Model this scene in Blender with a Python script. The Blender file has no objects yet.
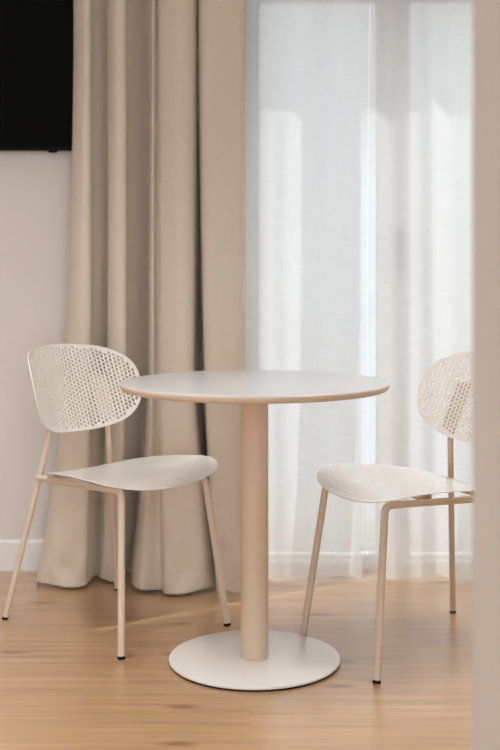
import bpy, bmesh, math, random
from mathutils import Vector, noise
from mathutils.geometry import delaunay_2d_cdt
random.seed(7)
scn = bpy.context.scene
C = scn.collection
PI = math.pi

# ------------------------------------------------------------------ materials
def s2l(c):
    return tuple((v/12.92 if v <= .04045 else ((v+.055)/1.055)**2.4) for v in (x/255 for x in c)) + (1,)

def mat(name):
    m = bpy.data.materials.new(name); m.use_nodes = True
    nt = m.node_tree
    return m, nt, nt.nodes['Principled BSDF']

def painted(name, rgb, rough=.5, spec=.4, bump=.03, scale=400, var=.02, coat=0):
    m, nt, b = mat(name)
    tc = nt.nodes.new('ShaderNodeTexCoord')
    n = nt.nodes.new('ShaderNodeTexNoise'); n.inputs['Scale'].default_value = scale; n.inputs['Detail'].default_value = 3
    nt.links.new(tc.outputs['Object'], n.inputs['Vector'])
    n2 = nt.nodes.new('ShaderNodeTexNoise'); n2.inputs['Scale'].default_value = 3.0
    nt.links.new(tc.outputs['Object'], n2.inputs['Vector'])
    mr = nt.nodes.new('ShaderNodeMapRange'); mr.inputs['To Min'].default_value = 1-var; mr.inputs['To Max'].default_value = 1+var
    nt.links.new(n2.outputs['Fac'], mr.inputs['Value'])
    vm = nt.nodes.new('ShaderNodeVectorMath'); vm.operation = 'SCALE'
    vm.inputs[0].default_value = s2l(rgb)[:3]
    nt.links.new(mr.outputs[0], vm.inputs['Scale'])
    nt.links.new(vm.outputs['Vector'], b.inputs['Base Color'])
    bp = nt.nodes.new('ShaderNodeBump'); bp.inputs['Strength'].default_value = bump; bp.inputs['Distance'].default_value = .002
    nt.links.new(n.outputs['Fac'], bp.inputs['Height']); nt.links.new(bp.outputs['Normal'], b.inputs['Normal'])
    b.inputs['Roughness'].default_value = rough
    b.inputs['Specular IOR Level'].default_value = spec
    b.inputs['Coat Weight'].default_value = coat; b.inputs['Coat Roughness'].default_value = .22
    return m

M_left = painted('left_wall_dimmed_bounce', (196, 186, 177), .85, .2, .08, 220)  # unseen wall darkened to cut its bounce onto the right chair
M_part = painted('partition_paint', (224, 221, 218), .85, .2, .08, 220)
M_wall = painted('wall_paint', (233, 226, 222), .85, .2, .08, 220)
M_white = painted('white_gloss_paint', (246, 245, 243), .4, .4, .02)
M_ceil = painted('ceiling_paint', (240, 238, 234), .9, .1, .05)
M_metal = painted('cream_powder_coat', (242, 236, 229), .36, .5, .0, 900, coat=.2)
M_seat = painted('cream_seat_coat', (240, 237, 234), .30, .5, .0, 900, coat=.5)
M_leg = painted('cream_tube_coat', (222, 203, 182), .42, .4, .04, 900)
M_table = painted('cream_table_coat_dimmed', (203, 202, 202), .36, .5, .0, 700, coat=.3)  # table paint darkened to stand in for weaker light on the top
M_base = painted('cream_table_coat_lifted', (240, 238, 236), .3, .5, .0, 700, coat=.6)  # same paint as the top, lightened in place of light on the base
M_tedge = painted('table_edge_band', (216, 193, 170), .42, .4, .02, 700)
M_col = painted('column_coat', (223, 200, 176), .42, .4, .03, 700)
M_rubber = painted('black_rubber', (22, 19, 17), .7, .2, .1)
M_tv = painted('tv_bezel_plastic', (9, 9, 8), .5, .1, .02)
M_frame = painted('window_frame_lacquer', (238, 240, 240), .5, .3, .02)
M_handle = painted('brushed_handle_metal', (120, 120, 118), .35, .5, .02)
M_balc = painted('balcony_render', (160, 155, 150), .9, .1, .2, 120)

def tv_screen():
    m, nt, b = mat('tv_screen_glass')
    b.inputs['Base Color'].default_value = (.004, .0045, .004, 1)
    b.inputs['Roughness'].default_value = .22
    b.inputs['Specular IOR Level'].default_value = .03
    n = nt.nodes.new('ShaderNodeTexNoise'); n.inputs['Scale'].default_value = 2
    mr = nt.nodes.new('ShaderNodeMapRange'); mr.inputs['To Min'].default_value = .2; mr.inputs['To Max'].default_value = .26
    nt.links.new(n.outputs['Fac'], mr.inputs['Value']); nt.links.new(mr.outputs[0], b.inputs['Roughness'])
    return m
M_screen = tv_screen()

def glass():
    m, nt, b = mat('window_glass'); nt.nodes.remove(b)
    out = nt.nodes['Material Output']
    t = nt.nodes.new('ShaderNodeBsdfTransparent'); t.inputs['Color'].default_value = (.95, .97, .97, 1)
    g = nt.nodes.new('ShaderNodeBsdfGlossy'); g.inputs['Roughness'].default_value = .02
    f = nt.nodes.new('ShaderNodeFresnel'); f.inputs['IOR'].default_value = 1.45
    mx = nt.nodes.new('ShaderNodeMixShader')
    ge = nt.nodes.new('ShaderNodeNewGeometry'); fr = nt.nodes.new('ShaderNodeMath'); fr.operation = 'SUBTRACT'; fr.inputs[0].default_value = 1
    nt.links.new(ge.outputs['Backfacing'], fr.inputs[1])          # only the face the ray enters reflects
    fm = nt.nodes.new('ShaderNodeMath'); fm.operation = 'MULTIPLY'; nt.links.new(f.outputs[0], fm.inputs[0]); nt.links.new(fr.outputs[0], fm.inputs[1])
    nt.links.new(fm.outputs[0], mx.inputs[0]); nt.links.new(t.outputs[0], mx.inputs[1]); nt.links.new(g.outputs[0], mx.inputs[2])
    nt.links.new(mx.outputs[0], out.inputs['Surface'])
    return m
M_glass = glass()

def wood():
    m, nt, b = mat('oak_plank_floor'); L = nt.links; N = nt.nodes.new
    tc = N('ShaderNodeTexCoord')
    br = N('ShaderNodeTexBrick'); br.offset = .37; br.squash = 1
    br.inputs['Scale'].default_value = 1; br.inputs['Brick Width'].default_value = 1.85; br.inputs['Row Height'].default_value = .192
    br.inputs['Mortar Size'].default_value = .0009; br.inputs['Mortar Smooth'].default_value = .4; br.inputs['Bias'].default_value = 0
    br.inputs['Color1'].default_value = (0, 0, 0, 1); br.inputs['Color2'].default_value = (1, 1, 1, 1); br.inputs['Mortar'].default_value = (.5, .5, .5, 1)
    L.new(tc.outputs['Object'], br.inputs['Vector'])
    # per-plank shift of the grain
    sh = N('ShaderNodeVectorMath'); sh.operation = 'MULTIPLY_ADD'; sh.inputs[1].default_value = (7.3, 3.1, 0)
    L.new(br.outputs['Color'], sh.inputs[0]); L.new(tc.outputs['Object'], sh.inputs[2])
    mp = N('ShaderNodeMapping'); mp.inputs['Scale'].default_value = (2.2, 42, 1); L.new(sh.outputs[0], mp.inputs['Vector'])
    g1 = N('ShaderNodeTexNoise'); g1.inputs['Scale'].default_value = 1.0; g1.inputs['Detail'].default_value = 7; g1.inputs['Roughness'].default_value = .6; g1.inputs['Distortion'].default_value = .5
    L.new(mp.outputs[0], g1.inputs['Vector'])
    mp2 = N('ShaderNodeMapping'); mp2.inputs['Scale'].default_value = (6, 260, 1); L.new(sh.outputs[0], mp2.inputs['Vector'])
    g2 = N('ShaderNodeTexNoise'); g2.inputs['Scale'].default_value = 1; g2.inputs['Detail'].default_value = 3; L.new(mp2.outputs[0], g2.inputs['Vector'])
    mx = N('ShaderNodeMix'); mx.data_type = 'FLOAT'; mx.inputs[0].default_value = .3
    L.new(g1.outputs['Fac'], mx.inputs[2]); L.new(g2.outputs['Fac'], mx.inputs[3])
    rp = N('ShaderNodeValToRGB'); e = rp.color_ramp.elements
    e[0].position = .3; e[0].color = s2l((160, 118, 80)); e[1].position = .68; e[1].color = s2l((209, 171, 132))
    k = rp.color_ramp.elements.new(.5); k.color = s2l((188, 148, 106))
    L.new(mx.outputs[0], rp.inputs['Fac'])
    # knots
    mpk = N('ShaderNodeMapping'); mpk.inputs['Scale'].default_value = (2.3, 6.5, 1); mpk.inputs['Location'].default_value = (.35, .2, 0); L.new(tc.outputs['Object'], mpk.inputs['Vector'])
    vo = N('ShaderNodeTexVoronoi'); vo.voronoi_dimensions = '2D'; vo.inputs['Scale'].default_value = 1; vo.inputs['Randomness'].default_value = 1; L.new(mpk.outputs[0], vo.inputs['Vector'])
    kr = N('ShaderNodeMapRange'); kr.inputs['From Min'].default_value = .03; kr.inputs['From Max'].default_value = .13; kr.inputs['To Min'].default_value = .85; kr.inputs['To Max'].default_value = 0
    L.new(vo.outputs['Distance'], kr.inputs['Value'])
    sel = N('ShaderNodeSeparateColor'); L.new(vo.outputs['Color'], sel.inputs[0])
    gt = N('ShaderNodeMath'); gt.operation = 'GREATER_THAN'; gt.inputs[1].default_value = .72; L.new(sel.outputs[0], gt.inputs[0])
    km = N('ShaderNodeMath'); km.operation = 'MULTIPLY'; L.new(kr.outputs[0], km.inputs[0]); L.new(gt.outputs[0], km.inputs[1])
    c1 = N('ShaderNodeMix'); c1.data_type = 'RGBA'; c1.inputs[7].default_value = s2l((132, 80, 40)); L.new(km.outputs[0], c1.inputs[0]); L.new(rp.outputs[0], c1.inputs[6])
    # plank tone
    pt = N('ShaderNodeMapRange'); pt.inputs['To Min'].default_value = .93; pt.inputs['To Max'].default_value = 1.05
    L.new(br.outputs['Color'], pt.inputs['Value'])
    sc = N('ShaderNodeVectorMath'); sc.operation = 'SCALE'; L.new(c1.outputs[2], sc.inputs[0]); L.new(pt.outputs[0], sc.inputs['Scale'])
    c2 = N('ShaderNodeMix'); c2.data_type = 'RGBA'; c2.inputs[7].default_value = s2l((160, 116, 78))
    mf = N('ShaderNodeMath'); mf.operation = 'MULTIPLY'; mf.inputs[1].default_value = .6; L.new(br.outputs['Fac'], mf.inputs[0])
    L.new(mf.outputs[0], c2.inputs[0]); L.new(sc.outputs[0], c2.inputs[6])
    L.new(c2.outputs[2], b.inputs['Base Color'])
    b.inputs['Roughness'].default_value = .30; b.inputs['Specular IOR Level'].default_value = .6
    b.inputs['Coat Weight'].default_value = .9; b.inputs['Coat Roughness'].default_value = .34
    bp = N('ShaderNodeBump'); bp.inputs['Strength'].default_value = .06; bp.inputs['Distance'].default_value = .002
    L.new(mx.outputs[0], bp.inputs['Height']); L.new(bp.outputs[0], b.inputs['Normal'])
    return m
M_floor = wood()

def cloth():
    m, nt, b = mat('beige_curtain_cloth'); L = nt.links; N = nt.nodes.new
    out = nt.nodes['Material Output']
    tc = N('ShaderNodeTexCoord')
    def thread(sc):
        mp = N('ShaderNodeMapping'); mp.inputs['Scale'].default_value = sc; L.new(tc.outputs['UV'], mp.inputs['Vector'])
        n = N('ShaderNodeTexNoise'); n.inputs['Scale'].default_value = 1; n.inputs['Detail'].default_value = 2; L.new(mp.outputs[0], n.inputs['Vector']); return n
    a = thread((900, 25, 1)); c = thread((25, 900, 1))
    ad = N('ShaderNodeMath'); L.new(a.outputs['Fac'], ad.inputs[0]); L.new(c.outputs['Fac'], ad.inputs[1])
    rp = N('ShaderNodeValToRGB'); e = rp.color_ramp.elements
    e[0].position = .3; e[0].color = s2l((213, 199, 182)); e[1].position = .7; e[1].color = s2l((227, 215, 200))
    hf = N('ShaderNodeMath'); hf.operation = 'MULTIPLY'; hf.inputs[1].default_value = .5; L.new(ad.outputs[0], hf.inputs[0])
    L.new(hf.outputs[0], rp.inputs['Fac']); L.new(rp.outputs[0], b.inputs['Base Color'])
    bp = N('ShaderNodeBump'); bp.inputs['Strength'].default_value = .12; bp.inputs['Distance'].default_value = .001
    L.new(ad.outputs[0], bp.inputs['Height']); L.new(bp.outputs[0], b.inputs['Normal'])
    b.inputs['Roughness'].default_value = .85; b.inputs['Specular IOR Level'].default_value = .15
    b.inputs['Sheen Weight'].default_value = .15
    return m
M_cloth = cloth()

def sheer():
    m, nt, b = mat('white_sheer_voile'); L = nt.links; N = nt.nodes.new
    nt.nodes.remove(b); out = nt.nodes['Material Output']
    tc = N('ShaderNodeTexCoord')
    def thread(sc):
        mp = N('ShaderNodeMapping'); mp.inputs['Scale'].default_value = sc; L.new(tc.outputs['UV'], mp.inputs['Vector'])
        n = N('ShaderNodeTexNoise'); n.inputs['Scale'].default_value = 1; n.inputs['Detail'].default_value = 2; L.new(mp.outputs[0], n.inputs['Vector']); return n
    a = thread((300, 9, 1)); c = thread((9, 300, 1))
    ad = N('ShaderNodeMath'); L.new(a.outputs['Fac'], ad.inputs[0]); L.new(c.outputs['Fac'], ad.inputs[1])
    mr = N('ShaderNodeMapRange'); mr.inputs['From Min'].default_value = .7; mr.inputs['From Max'].default_value = 1.3
    mr.inputs['To Min'].default_value = SHEER_T - .05; mr.inputs['To Max'].default_value = SHEER_T + .05
    L.new(ad.outputs[0], mr.inputs['Value'])
    tr = N('ShaderNodeBsdfTransparent'); tl = N('ShaderNodeBsdfTranslucent'); df = N('ShaderNodeBsdfDiffuse')
    tl.inputs['Color'].default_value = (.93, .93, .93, 1); df.inputs['Color'].default_value = (.92, .91, .90, 1)
    m1 = N('ShaderNodeMixShader'); m1.inputs[0].default_value = .5
    L.new(df.outputs[0], m1.inputs[1]); L.new(tl.outputs[0], m1.inputs[2])
    m2 = N('ShaderNodeMixShader'); L.new(mr.outputs[0], m2.inputs[0]); L.new(m1.outputs[0], m2.inputs[1]); L.new(tr.outputs[0], m2.inputs[2])
    # extra transparency added beside the panel seam, so the sun streaks the floor
    sx = N('ShaderNodeSeparateXYZ'); L.new(tc.outputs['UV'], sx.inputs[0])
    ds = N('ShaderNodeMath'); ds.operation = 'SUBTRACT'; ds.inputs[1].default_value = .399*1.6; L.new(sx.outputs[0], ds.inputs[0])
    ab = N('ShaderNodeMath'); ab.operation = 'ABSOLUTE'; L.new(ds.outputs[0], ab.inputs[0])
    th = N('ShaderNodeMapRange'); th.inputs['From Min'].default_value = .024*1.6; th.inputs['From Max'].default_value = .030*1.6
    th.inputs['To Min'].default_value = SEAM_T; th.inputs['To Max'].default_value = 0; L.new(ab.outputs[0], th.inputs['Value'])
    zc = N('ShaderNodeMapRange'); zc.inputs['From Min'].default_value = 1.55; zc.inputs['From Max'].default_value = 1.3; L.new(sx.outputs[1], zc.inputs['Value'])
    zm = N('ShaderNodeMath'); zm.operation = 'MULTIPLY'; L.new(th.outputs[0], zm.inputs[0]); L.new(zc.outputs[0], zm.inputs[1])
    sm = N('ShaderNodeMath'); sm.operation = 'ADD'; L.new(mr.outputs[0], sm.inputs[0]); L.new(zm.outputs[0], sm.inputs[1])
    L.new(sm.outputs[0], m2.inputs[0])
    L.new(m2.outputs[0], out.inputs['Surface'])
    return m
SEAM_T = .46
SHEER_T = .19
M_sheer = sheer()

# ------------------------------------------------------------------ builders
def link(name, bm, m, parent=None, smooth=None):
    me = bpy.data.meshes.new(name); bm.normal_update(); bm.to_mesh(me); bm.free()
    if smooth is not None:
        for p in me.polygons: p.use_smooth = True
        me.set_sharp_from_angle(angle=math.radians(smooth))
    for x in (m if isinstance(m, list) else [m]): me.materials.append(x)
    o = bpy.data.objects.new(name, me); C.objects.link(o)
    if parent: o.parent = parent
    return o

def thing(name, label, cat, loc=(0, 0, 0), rz=0, group=None):
    o = bpy.data.objects.new(name, None); C.objects.link(o); o.empty_display_size = .1
    o.location = loc; o.rotation_euler = (0, 0, rz)
    return tag(o, label, cat, group)

def tag(o, label, cat, group=None):
    o['label'] = label; o['category'] = cat
    if group: o['group'] = group
    return o

def struct(name, bm, m, parent=None, smooth=None):
    o = link(name, bm, m, parent, smooth)
    if not parent: o['kind'] = 'structure'
    return o

def box(bm, x0, x1, y0, y1, z0, z1, bev=0):
    r = bmesh.ops.create_cube(bm, size=1)
    for v in r['verts']:
        v.co = Vector((x0+(v.co.x+.5)*(x1-x0), y0+(v.co.y+.5)*(y1-y0), z0+(v.co.z+.5)*(z1-z0)))
    if bev:
        es = list({e for v in r['verts'] for e in v.link_edges})
        bmesh.ops.bevel(bm, geom=es, offset=bev, segments=3, affect='EDGES', profile=.5)
    return bm

def boxes(*bs, bev=0):
    bm = bmesh.new()
    for b in bs: box(bm, *b, bev=bev)
    return bm

def tube(bm, pts, r, n=16):
    pts = [Vector(p) for p in pts]
    rings = []; up = None
    for i, p in enumerate(pts):
        t = ((pts[min(i+1, len(pts)-1)] - pts[max(i-1, 0)])).normalized()
        if up is None: up = Vector((0, 1, 0)) if abs(t.y) < .9 else Vector((1, 0, 0))
        a = (up - t*up.dot(t)).normalized(); up = a; b = t.cross(a)
        rings.append([bm.verts.new(p + r*(math.cos(2*PI*k/n)*a + math.sin(2*PI*k/n)*b)) for k in range(n)])
    for q, s in zip(rings, rings[1:]):
        for k in range(n): bm.faces.new((q[k], q[(k+1) % n], s[(k+1) % n], s[k]))
    bm.faces.new(rings[0][::-1]); bm.faces.new(rings[-1])
    bmesh.ops.recalc_face_normals(bm, faces=bm.faces)
    return bm

def lathe(bm, prof, n=96, mats=None):
    rings = []
    for r, z in prof:
        rings.append([bm.verts.new((0, 0, z))] if r == 0 else [bm.verts.new((r*math.cos(2*PI*k/n), r*math.sin(2*PI*k/n), z)) for k in range(n)])
    for i, (a, b) in enumerate(zip(rings, rings[1:])):
        for k in range(n):
            k2 = (k+1) % n
            if len(a) == 1: f = bm.faces.new((a[0], b[k], b[k2]))
            elif len(b) == 1: f = bm.faces.new((a[k], a[k2], b[0]))
            else: f = bm.faces.new((a[k], a[k2], b[k2], b[k]))
            if mats: f.material_index = mats[i]
    bmesh.ops.recalc_face_normals(bm, faces=bm.faces)
    return bm

def bend(p0, p1, p2, rad, n=6):
    """points of a rounded corner at p1"""
    p0, p1, p2 = Vector(p0), Vector(p1), Vector(p2)
    a = p1 + (p0-p1).normalized()*rad; c = p1 + (p2-p1).normalized()*rad
    return [(1-t)**2*a + 2*t*(1-t)*p1 + t*t*c for t in (i/n for i in range(n+1))]

# ------------------------------------------------------------------ the setting
YW, YO = 3.91, 4.00            # inner and outer face of the window wall
WX0, WX1, WZ = -.09, 1.08, 2.007
XL, YB, ZC = -1.75, -1.4, 2.5
struct('floor', boxes((XL-.1, 2.2, YB, YO, -.06, 0)), M_floor)
struct('ceiling', boxes((XL-.1, 2.2, YB, YO, ZC, ZC+.08)), M_ceil)
struct('wall_back', boxes((XL, WX0, YW, YO, 0, ZC), (WX1, 2.2, YW, YO, 0, ZC), (WX0, WX1, YW, YO, WZ, ZC)), M_wall)
struct('wall_left', boxes((XL-.1, XL, YB, YO, 0, ZC)), M_left)
struct('wall_front_added', boxes((XL, -.55, YB-.1, YB, 0, ZC)), M_wall)  # unseen wall stretch added to keep the television's reflection dark
# a partition between the viewer's doorway and the room, its end seen at the right
px_edge = .2925
struct('wall_right', boxes((px_edge, 2.0, .9, 1.5, 0, ZC), bev=.003), M_part)
struct('wall_side', boxes((2.0, 2.1, 1.5, YW, 0, ZC)), M_wall)
bm = boxes((XL, WX0-.005, YW-.014, YW, 0, .103))
bmesh.ops.bevel(bm, geom=[e for e in bm.edges if all(v.co.z > .1 and v.co.y < YW-.01 for v in e.verts)], offset=.006, segments=3, affect='EDGES')
struct('baseboard_back', bm, M_white)
# balcony outside
struct('balcony_floor', boxes((-1.2, 3.2, YO, 5.6, -.14, -.03)), M_balc)

# window: fixed frame, two sashes that meet at the centre, glass, lever handle
w = link('window_1', boxes((WX0, WX0+.045, YW, YO-.02, 0, WZ), (WX1-.045, WX1, YW, YO-.02, 0, WZ),
                           (WX0+.045, WX1-.045, YW, YO-.02, WZ-.03, WZ), (WX0+.045, WX1-.045, YW, YO-.02, 0, .03), bev=.002), M_frame)
w['kind'] = 'structure'
xc0, xc1 = .438, .552
def sash(x0, x1, l, r):
    s = link('window_sash', boxes((x0, x0+l, YW+.026, YW+.07, .031, WZ-.031), (x1-r, x1, YW+.026, YW+.07, .031, WZ-.031),
                                  (x0+l, x1-r, YW+.026, YW+.07, WZ-.05, WZ-.031), (x0+l, x1-r, YW+.026, YW+.07, .031, .046), bev=.003), M_frame, w)
    link('glass_pane', boxes((x0+l-.004, x1-r+.004, YW+.046, YW+.054, .043, WZ-.046)), M_glass, s)
    return s
sash(WX0+.046, (xc0+xc1)/2-.001, .076, .056)
sr = sash((xc0+xc1)/2+.001, WX1-.046, .056, .045)
bm = boxes((.505, .531, YW+.014, YW+.0258, 1.04, 1.18), bev=.004)
tube(bm, [(.518, YW+.016, 1.11), (.518, YW-.016, 1.11)], .009)
tube(bm, [(.518, YW-.016, 1.116), (.515, YW-.018, 1.08), (.508, YW-.018, 1.0)], .008)
link('handle', bm, M_handle, sr, 40)

# ------------------------------------------------------------------ television
tv = thing('mounted_television', 'black flat television mounted on the wall at upper left', 'television', (-.66, YW, 1.70))
tx1, tz0 = .062, -.267          # right and bottom edges relative to the empty
W, Hh = .97, .56
link('screen', boxes((tx1-W+.006, tx1-.006, -.0632, -.060, tz0+.012, tz0+Hh-.006)), M_screen, tv)
link('bezel', boxes((tx1-W, tx1, -.060, -.028, tz0, tz0+Hh), bev=.003), M_tv, tv)
link('rear_housing', boxes((tx1-W+.12, tx1-.12, -.0275, -.010, tz0+.06, tz0+.4), bev=.006), M_tv, tv)
link('wall_bracket', boxes((tx1-W/2-.2, tx1-W/2+.2, -.0095, 0, tz0+.12, tz0+.34)), M_tv, tv)
link('sensor_nub', boxes((tx1-.085, tx1-.055, -.056, -.044, tz0-.007, tz0+.0005), bev=.002), M_tv, tv)

# ------------------------------------------------------------------ opaque curtain
def cat(P, t):
    i = min(int(t), len(P)-2); f = t-i
    p = [P[max(0, min(len(P)-1, j))] for j in (i-1, i, i+1, i+2)]
    return tuple(.5*((2*p[1][k]) + (p[2][k]-p[0][k])*f + (2*p[0][k]-5*p[1][k]+4*p[2][k]-p[3][k])*f*f + (3*p[1][k]-p[0][k]-3*p[2][k]+p[3][k])*f**3) for k in range(len(p[0])))

def plan(rows):                   # bearing and depth of every fold -> plan coordinates
    return [((a-250)*d/1140, d) for a, d in rows]
top = plan([(75.5, 3.84), (75, 3.72), (83, 3.66), (90, 3.66), (93, 3.70), (100, 3.74), (107.5, 3.78), (108.5, 3.73), (109, 3.68), (116, 3.64), (125, 3.645),
            (128.5, 3.69), (139, 3.755), (149.5, 3.81), (150.5, 3.75), (150.5, 3.69), (153, 3.66), (157.5, 3.69), (161, 3.655), (178, 3.62), (193, 3.64), (197, 3.70), (198, 3.80), (199, 3.70),
            (203, 3.635), (222, 3.62), (238, 3.615), (243, 3.61), (245, 3.62), (244, 3.66)])
mid = plan([(66, 3.84), (66, 3.72), (75, 3.66), (89, 3.655), (92.5, 3.70), (100, 3.74), (107.5, 3.78), (108.5, 3.74), (108.5, 3.69), (115, 3.65), (125, 3.64),
            (128.5, 3.69), (138, 3.755), (148, 3.81), (149, 3.75), (149, 3.69), (152, 3.65), (157.5, 3.675), (162, 3.64), (178, 3.60), (191, 3.61), (195, 3.70), (200, 3.83), (204, 3.71),
            (206.5, 3.625), (222, 3.61), (237, 3.60), (242, 3.595), (244.5, 3.605), (243, 3.64)])
bot = plan([(39, 3.80), (37, 3.71), (50, 3.67), (82, 3.665), (87, 3.70), (93, 3.755), (97, 3.79), (99, 3.77), (101, 3.745), (107, 3.73), (116, 3.73),
            (122, 3.78), (126, 3.83), (129, 3.885), (131, 3.80), (132.5, 3.70), (140, 3.63), (161, 3.64), (166, 3.58), (188, 3.595), (210, 3.65), (219, 3.74),
            (222, 3.82), (219, 3.71), (217, 3.615), (226, 3.60), (238, 3.58), (244, 3.575), (246, 3.59), (243, 3.62)])
def curtain():
    bm = bmesh.new(); uv = bm.loops.layers.uv.new('UVMap')
    NU, NZ, ztop = 330, 110, ZC-.01
    zm = .70
    rows = []
    for j in range(NZ+1):
        f = j/NZ; z = .004 + (ztop-.004)*f**1.25
        r = []
        for i in range(NU+1):
            t = i/NU*(len(top)-1)
            a, b_, c = cat(top, t), cat(mid, t), cat(bot, t)
            if z > zm:
                k = min(1, (z-zm)/(1.9-zm)); k = 1-(1-k)**2
                x, y = (b_[q]+(a[q]-b_[q])*k for q in (0, 1))
            else:
                k = 1-z/zm; k = k**1.35
                x, y = (b_[q]+(c[q]-b_[q])*k for q in (0, 1))
            e = max(0, 1-z/.55)**1.5
            n1 = noise.noise((x*16, z*13+x*9, 3.1)); n2 = noise.noise((x*7+5, z*9-x*11, 8.2))
            n3 = noise.noise((t*.8, z*1.4, 1.7))
            y += .010*e*n1 + .012*e*n2 + .004*n3
            x += .004*noise.noise((t*.5, z*1.1, 7.7))*min(1, z)
            zz = z + (.010*noise.noise((t*.9, 2.2, 0))+.008)*max(0, 1-z/.1)
            r.append((bm.verts.new((x, y, zz)), i/NU*2.2, z))
        rows.append(r)
    for q, s in zip(rows, rows[1:]):
        for i in range(NU):
            vs = (q[i], q[i+1], s[i+1], s[i])
            fc = bm.faces.new([v[0] for v in vs])
            for lp, v in zip(fc.loops, vs): lp[uv].uv = (v[1], v[2])
    o = link('curtain', bm, M_cloth, None, 180)
    md = o.modifiers.new('thickness', 'SOLIDIFY'); md.thickness = .0022; md.offset = 0
    return tag(o, 'beige floor-length opaque curtain gathered in deep folds left of the window', 'curtain')
curtain()

# ------------------------------------------------------------------ sheer curtain
def sheer_panel(x0, x1, NU, gap_side, parent):
    bm = bmesh.new(); uv = bm.loops.layers.uv.new('UVMap')
    NZ = 80
    rows = []
    for j in range(NZ+1):
        f = j/NZ; z = .006 + (ZC-.012)*f**1.1
        r = []
        k = min(1, max(0, (1.62-z)/.5)); g0 = .0008 + .0014*k*k*(3-2*k)*(1-min(1, max(0, (.62-z)/.12))*.95)
        e = .006*(z-1) + .002*math.sin(z*4)
        a, b = (x0, x1+e-g0) if gap_side > 0 else (x0+e+g0, x1)
        for i in range(NU+1):
            s = i/NU; x = a+(b-a)*s
            g = min(1, s*8) if gap_side > 0 else 1
            ph = x*52 + 2.4*noise.noise((x*3.1, .4, z*.12)) + .35*math.sin(z*1.3)
            ph2 = x*23 + 2.0*noise.noise((x*2.2, 5.4, z*.25))
            a1 = .011*(.6+.5*noise.noise((x*4, 9, 0))); a2 = .012
            low = max(0, 1-z/1.2)
            y = 3.81 - .034*max(0, 1-z/.7)**1.5 + (a1*math.sin(ph) + a2*math.sin(ph2))*g*(.75+.5*low) + .012*low*noise.noise((x*9, z*2.1, 2))
            zz = z + .010*max(0, 1-z/.25)*(noise.noise((x*9, 3, 3))+.3)
            r.append((bm.verts.new((x, y, zz)), x*1.6, z))
        rows.append(r)
    for q, s in zip(rows, rows[1:]):
        for i in range(NU):
            vs = (q[i], q[i+1], s[i+1], s[i])
            fc = bm.faces.new([v[0] for v in vs])
            for lp, v in zip(fc.loops, vs): lp[uv].uv = (v[1], v[2])
    o = link('fabric_panel', bm, M_sheer, parent, 180)
    o.location = -parent.location
sh = thing('sheer_curtain', 'white translucent sheer curtain hanging to the floor across the bright window', 'curtain', (.58, 3.81, 0))
sheer_panel(.0290, .394, 170, 1, sh)
sheer_panel(.394, 1.14, 300, -1, sh)

# ------------------------------------------------------------------ table
TX, TY = .0119, 2.995
tb = thing('bistro_table', 'round cream pedestal table with a disc base between the two chairs', 'table', (TX, TY, 0))
R, zt = .3525, .7356
prof = [(0, zt), (R-.010, zt), (R-.0045, zt-.0012), (R-.001, zt-.004), (R, zt-.008), (R-.0015, zt-.014), (R-.006, zt-.019), (R-.013, zt-.021), (0, zt-.021)]
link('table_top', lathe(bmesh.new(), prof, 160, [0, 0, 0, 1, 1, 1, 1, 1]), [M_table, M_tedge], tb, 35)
link('top_plate', lathe(bmesh.new(), [(0, zt-.0212), (.13, zt-.0212), (.13, zt-.026), (0, zt-.026)], 64), M_col, tb, 30)
link('column', lathe(bmesh.new(), [(0, zt-.0262), (.0365, zt-.0262), (.0365, .0125), (0, .0125)], 64), M_col, tb, 30)
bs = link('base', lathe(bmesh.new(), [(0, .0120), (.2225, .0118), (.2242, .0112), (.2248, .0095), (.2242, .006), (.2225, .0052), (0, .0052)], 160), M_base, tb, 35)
link('rubber_pad', lathe(bmesh.new(), [(0, .005), (.2205, .005), (.2205, 0), (0, 0)], 128), M_rubber, bs, 35)

# ------------------------------------------------------------------ perforated chair
def sgn(v, e): return math.copysign(abs(v)**e, v)
def perforated(name, inside, outline, surf, ext, cu, cv, r, m, parent, thick):
    """sheet with a staggered grid of round holes, mapped on a curved surface"""
    verts = []; edges = []; ring = []
    def loop(ps):
        b = len(verts); verts.extend(ps); k = len(ps); ring.extend([ring[-1]+1 if ring else 0]*k)
        edges.extend((b+i, b+(i+1) % k) for i in range(k))
    loop(outline)
    u0, u1, v0, v1 = ext
    nu = int((u1-u0)/cu/2)+1; nv = int((v1-v0)/cv/2)+1
    uc, vc = (u0+u1)/2, (v0+v1)/2
    for i in range(-nu, nu+1):
        for j in range(-nv, nv+1):
            u = uc+i*cu; v = vc+(j+(.5 if i % 2 else 0))*cv
            if inside(u, v):
                loop([Vector((u+r*math.cos(2*PI*k/8+PI/8), v+r*math.sin(2*PI*k/8+PI/8))) for k in range(8)])
    V, E, Fc, ov, oe, of = delaunay_2d_cdt([Vector(p) for p in verts], edges, [], 1, 1e-6)
    rg = [ring[q[0]] if q else -1 for q in ov]
    Fc = [f for f in Fc if not (rg[f[0]] > 0 and len({rg[i] for i in f}) == 1)]      # drop what lies inside a hole
    bm = bmesh.new()
    P = [surf(p.x, p.y) for p in V]
    A = [bm.verts.new(p + n*thick/2) for p, n in P]; B = [bm.verts.new(p - n*thick/2) for p, n in P]
    cnt = {}
    for f in Fc:
        f = list(f)
        a, b, c = (V[i] for i in f[:3])
        if (b-a).cross(c-a) < 0: f.reverse()
        bm.faces.new([A[i] for i in f]); bm.faces.new([B[i] for i in reversed(f)])
        for i, j in zip(f, f[1:]+f[:1]): cnt[(i, j)] = 1
    for (i, j) in list(cnt):
        if (j, i) not in cnt:
            bm.faces.new((A[j], A[i], B[i], B[j]))
    bmesh.ops.recalc_face_normals(bm, faces=bm.faces)
    return link(name, bm, m, parent, 40)

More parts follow.
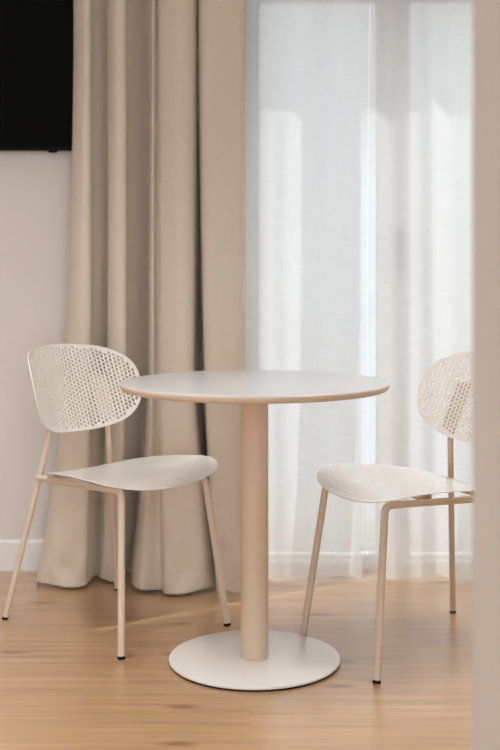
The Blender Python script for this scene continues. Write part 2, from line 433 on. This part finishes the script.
SA, SN, SC = .2103, 3.08, .0331          # seat half length, squareness, centre
def seat_half(t): return .279*(.82+.18*t)
def seat_out(th, inset=0):
    t = sgn(math.cos(th), 2/SN); w = sgn(math.sin(th), 2/SN)
    return Vector((SC+(SA-inset)*t, (seat_half(t)-inset)*w))
def seat_in(u, v):
    t = (u-SC)/(SA-.012)
    if abs(t) >= 1: return False
    return abs(t)**SN + abs(v/(seat_half(t)-.012))**SN < 1
def seat_surf(u, v):
    def h(u, v):
        q = u-.1237
        z = .4597 - (1.233 if q > 0 else .2085)*q*q - .0174*(1-(v/.2)**2)
        return z
    e = 1e-3
    n = Vector((-(h(u+e, v)-h(u-e, v))/(2*e), -(h(u, v+e)-h(u, v-e))/(2*e), 1)).normalized()
    return Vector((u, v, h(u, v))), n
BA, BB, BN, BR, BZ = .2368, .1285, 2.57, .2401, .6695
BT = .11
def back_out(th):
    w = sgn(math.sin(th), 2/BN)
    return Vector((BA*sgn(math.cos(th), 2/BN)*(1+BT*w), BZ+BB*w))
def back_in(u, v):
    w = (v-BZ)/BB
    return abs(u/(BA*(1+BT*w)-.011))**BN + abs((v-BZ)/(BB-.011))**BN < 1
def back_surf(u, v):
    def h(u, v):
        R = BR*(1-.058*(v-BZ)/BB); f = u/R
        return Vector((-.1762 - .44*(v-.542) + R*(1-math.cos(f)), R*math.sin(f), v))
    e = 1e-3
    n = (h(u+e, v)-h(u-e, v)).cross(h(u, v+e)-h(u, v-e)).normalized()
    return h(u, v), n

FX, FY, RX, RY = .2563, .198, -.2564, .2115
ZT = .429; TR = .0099
def make_chair(label):
    t = thing('perforated_chair', label, 'chair', group='perforated metal chairs')
    n = 160
    perforated('seat', seat_in, [seat_out(2*PI*k/n) for k in range(n)], seat_surf, (SC-SA, SC+SA, -.29, .29), .0124, .0116, .0033, M_seat, t, .0024)
    perforated('backrest', back_in, [back_out(2*PI*k/n) for k in range(n)], back_surf, (-BA, BA, BZ-BB, BZ+BB), .0124, .0116, .0043, M_metal, t, .003)
    for s in (-1, 1):
        f0 = Vector((FX, FY*s, .006)); f1 = Vector((.2065, .156*s, ZT)); r1 = Vector((-.196, .1475*s, .417))
        pts = [f0] + bend(f0, f1, r1, .022) + [f1+(r1-f1).normalized()*.05]
        lg = link('leg', tube(bmesh.new(), pts, TR), M_leg, t, 50)
        d = (f1-f0).normalized()
        link('foot_cap', tube(bmesh.new(), [f0-d*.006, f0+d*.0015], TR+.0006), M_rubber, lg, 50)
        link('side_rail', tube(bmesh.new(), [f1+(r1-f1).normalized()*.0502, r1 + (f1-r1).normalized()*.012], TR*.93), M_leg, t, 50)
        g0 = Vector((RX, RY*s, .006)); g1 = Vector((-.1765, .110*s, .545)); bp, bn = back_surf(.109*s, .61); g2 = bp - bn*.0112
        rl = link('leg', tube(bmesh.new(), [g0, g0.lerp(g1, .5)] + bend(g0, g1, g2, .02) + [g2], TR*.88), M_leg, t, 50)
        d = (g1-g0).normalized()
        link('foot_cap', tube(bmesh.new(), [g0-d*.006, g0+d*.0015], TR*.93), M_rubber, rl, 50)
        # flat plate behind the backrest, following its curve
        bm = bmesh.new(); rows = []
        for j in range(9):
            z = .565+.135*j/8; row = []
            for i in range(7):
                u = s*.110+(-.026+.052*i/6)
                p, nn = back_surf(u, z); row.append((bm.verts.new(p-nn*.0019), bm.verts.new(p-nn*.0055)))
            rows.append(row)
        for q, w2 in zip(rows, rows[1:]):
            for i in range(6):
                for k in (0, 1): bm.faces.new((q[i][k], q[i+1][k], w2[i+1][k], w2[i][k]))
            for i in (0, 6): bm.faces.new((q[i][0], q[i][1], w2[i][1], w2[i][0]))
        for row in (rows[0], rows[-1]):
            for i in range(6): bm.faces.new((row[i][0], row[i][1], row[i+1][1], row[i+1][0]))
        bmesh.ops.recalc_face_normals(bm, faces=bm.faces)
        link('backrest_plate', bm, M_leg, t, 40)
        # short spacers that carry the seat on its rail
    for x, z in ((.06, .4246), (-.12, .4193)):
        link('cross_rail', boxes((x-.012, x+.012, -.1435, .1435, z-.003, z+.003), bev=.001), M_leg, t, 40)
        for s in (-1, 1):
            link('seat_spacer', boxes((x-.012, x+.012, s*.12-.01, s*.12+.01, z+.0031, seat_surf(x, s*.12)[0].z-.0026)), M_leg, t)
    return t
def copy_thing(src, label):
    c = src.copy(); C.objects.link(c); c['label'] = label
    for ch in src.children:
        d = ch.copy(); C.objects.link(d); d.parent = c
        for g in ch.children:
            e = g.copy(); C.objects.link(e); e.parent = d
    return c
ch1 = make_chair('cream perforated metal chair left of the table, in front of the beige curtain')
ch2 = copy_thing(ch1, 'cream perforated metal chair right of the table, in front of the sheer curtain')
ch1.location = (-.3885, 3.332, 0); ch1.rotation_euler = (0, 0, math.radians(-43.7))
ch2.location = (.465, 3.123, 0); ch2.rotation_euler = (0, 0, math.radians(-155.2))

# ------------------------------------------------------------------ light
FILL_W = 5.0
wd = bpy.data.worlds.new('sky'); scn.world = wd; wd.use_nodes = True
nt = wd.node_tree; bg = nt.nodes['Background']
tc = nt.nodes.new('ShaderNodeTexCoord'); sp = nt.nodes.new('ShaderNodeSeparateXYZ'); nt.links.new(tc.outputs['Generated'], sp.inputs[0])
rp = nt.nodes.new('ShaderNodeValToRGB'); e = rp.color_ramp.elements
mr = nt.nodes.new('ShaderNodeMapRange'); mr.inputs['From Min'].default_value = -1; mr.inputs['From Max'].default_value = 1
nt.links.new(sp.outputs['Y'], mr.inputs['Value']); nt.links.new(mr.outputs[0], rp.inputs[0])
BACK = (3.9, 4.2, 4.5); FRONT = (.93, .98, 1.04)
e[0].position = .40; e[0].color = (*BACK, 1); e[1].position = .60; e[1].color = (*FRONT, 1)
nt.links.new(rp.outputs[0], bg.inputs['Color']); bg.inputs['Strength'].default_value = 1.0
sun = bpy.data.lights.new('sun', 'SUN'); sun.energy = 3.0; sun.angle = math.radians(.5); sun.color = (1, .97, .93)
so = bpy.data.objects.new('sun', sun); C.objects.link(so)
el = math.radians(53); az = Vector((-.83, -.56)).normalized()
dirv = Vector((az.x*math.cos(el), az.y*math.cos(el), -math.sin(el)))
so.rotation_euler = dirv.to_track_quat('-Z', 'Y').to_euler()

# unseen fill lights added on the ceiling to brighten upward-facing surfaces
fill = None
for lx, ly in ((-.98, 2.85), (1.2, 2.55), (.85, 3.2), (-.75, 2.0)):
    if fill is None:
        fill = thing('ceiling_fill', 'added unseen round lamp on the ceiling', 'fill', (lx, ly, ZC), group='added ceiling fill lights')
        link('fill_body', lathe(bmesh.new(), [(0, 0), (.33, 0), (.33, -.03), (.31, -.034), (0, -.034)], 48), M_white, fill, 30)
        al = bpy.data.lights.new('fill_light', 'AREA'); al.shape = 'DISK'; al.size = .6; al.energy = FILL_W; al.spread = math.radians(85); al.color = (.97, .99, 1)
        o = fill
    else:
        o = fill.copy(); C.objects.link(o); o.location = (lx, ly, ZC)
        for chd in fill.children:
            if chd.type == 'MESH':
                c = chd.copy(); C.objects.link(c); c.parent = o
    ao = bpy.data.objects.new('fill_light', al); C.objects.link(ao); ao.location = (lx, ly, ZC-.037)

# ------------------------------------------------------------------ camera
cd = bpy.data.cameras.new('camera'); co = bpy.data.objects.new('camera', cd); C.objects.link(co)
co.location = (0, 0, 1.022); co.rotation_euler = (PI/2, 0, 0)
cd.sensor_fit = 'VERTICAL'; cd.sensor_height = 36; cd.lens = 1140/750*36
cd.shift_y = -(375-272)/750
cd.clip_start = .05
cd.dof.use_dof = True; cd.dof.focus_distance = 2.95; cd.dof.aperture_fstop = 2.4
scn.camera = co
vs = scn.view_settings
scn.display_settings.display_device = 'sRGB'
vs.view_transform = 'Standard'; vs.look = 'None'; vs.gamma = 1; vs.use_curve_mapping = False; vs.exposure = 0.17
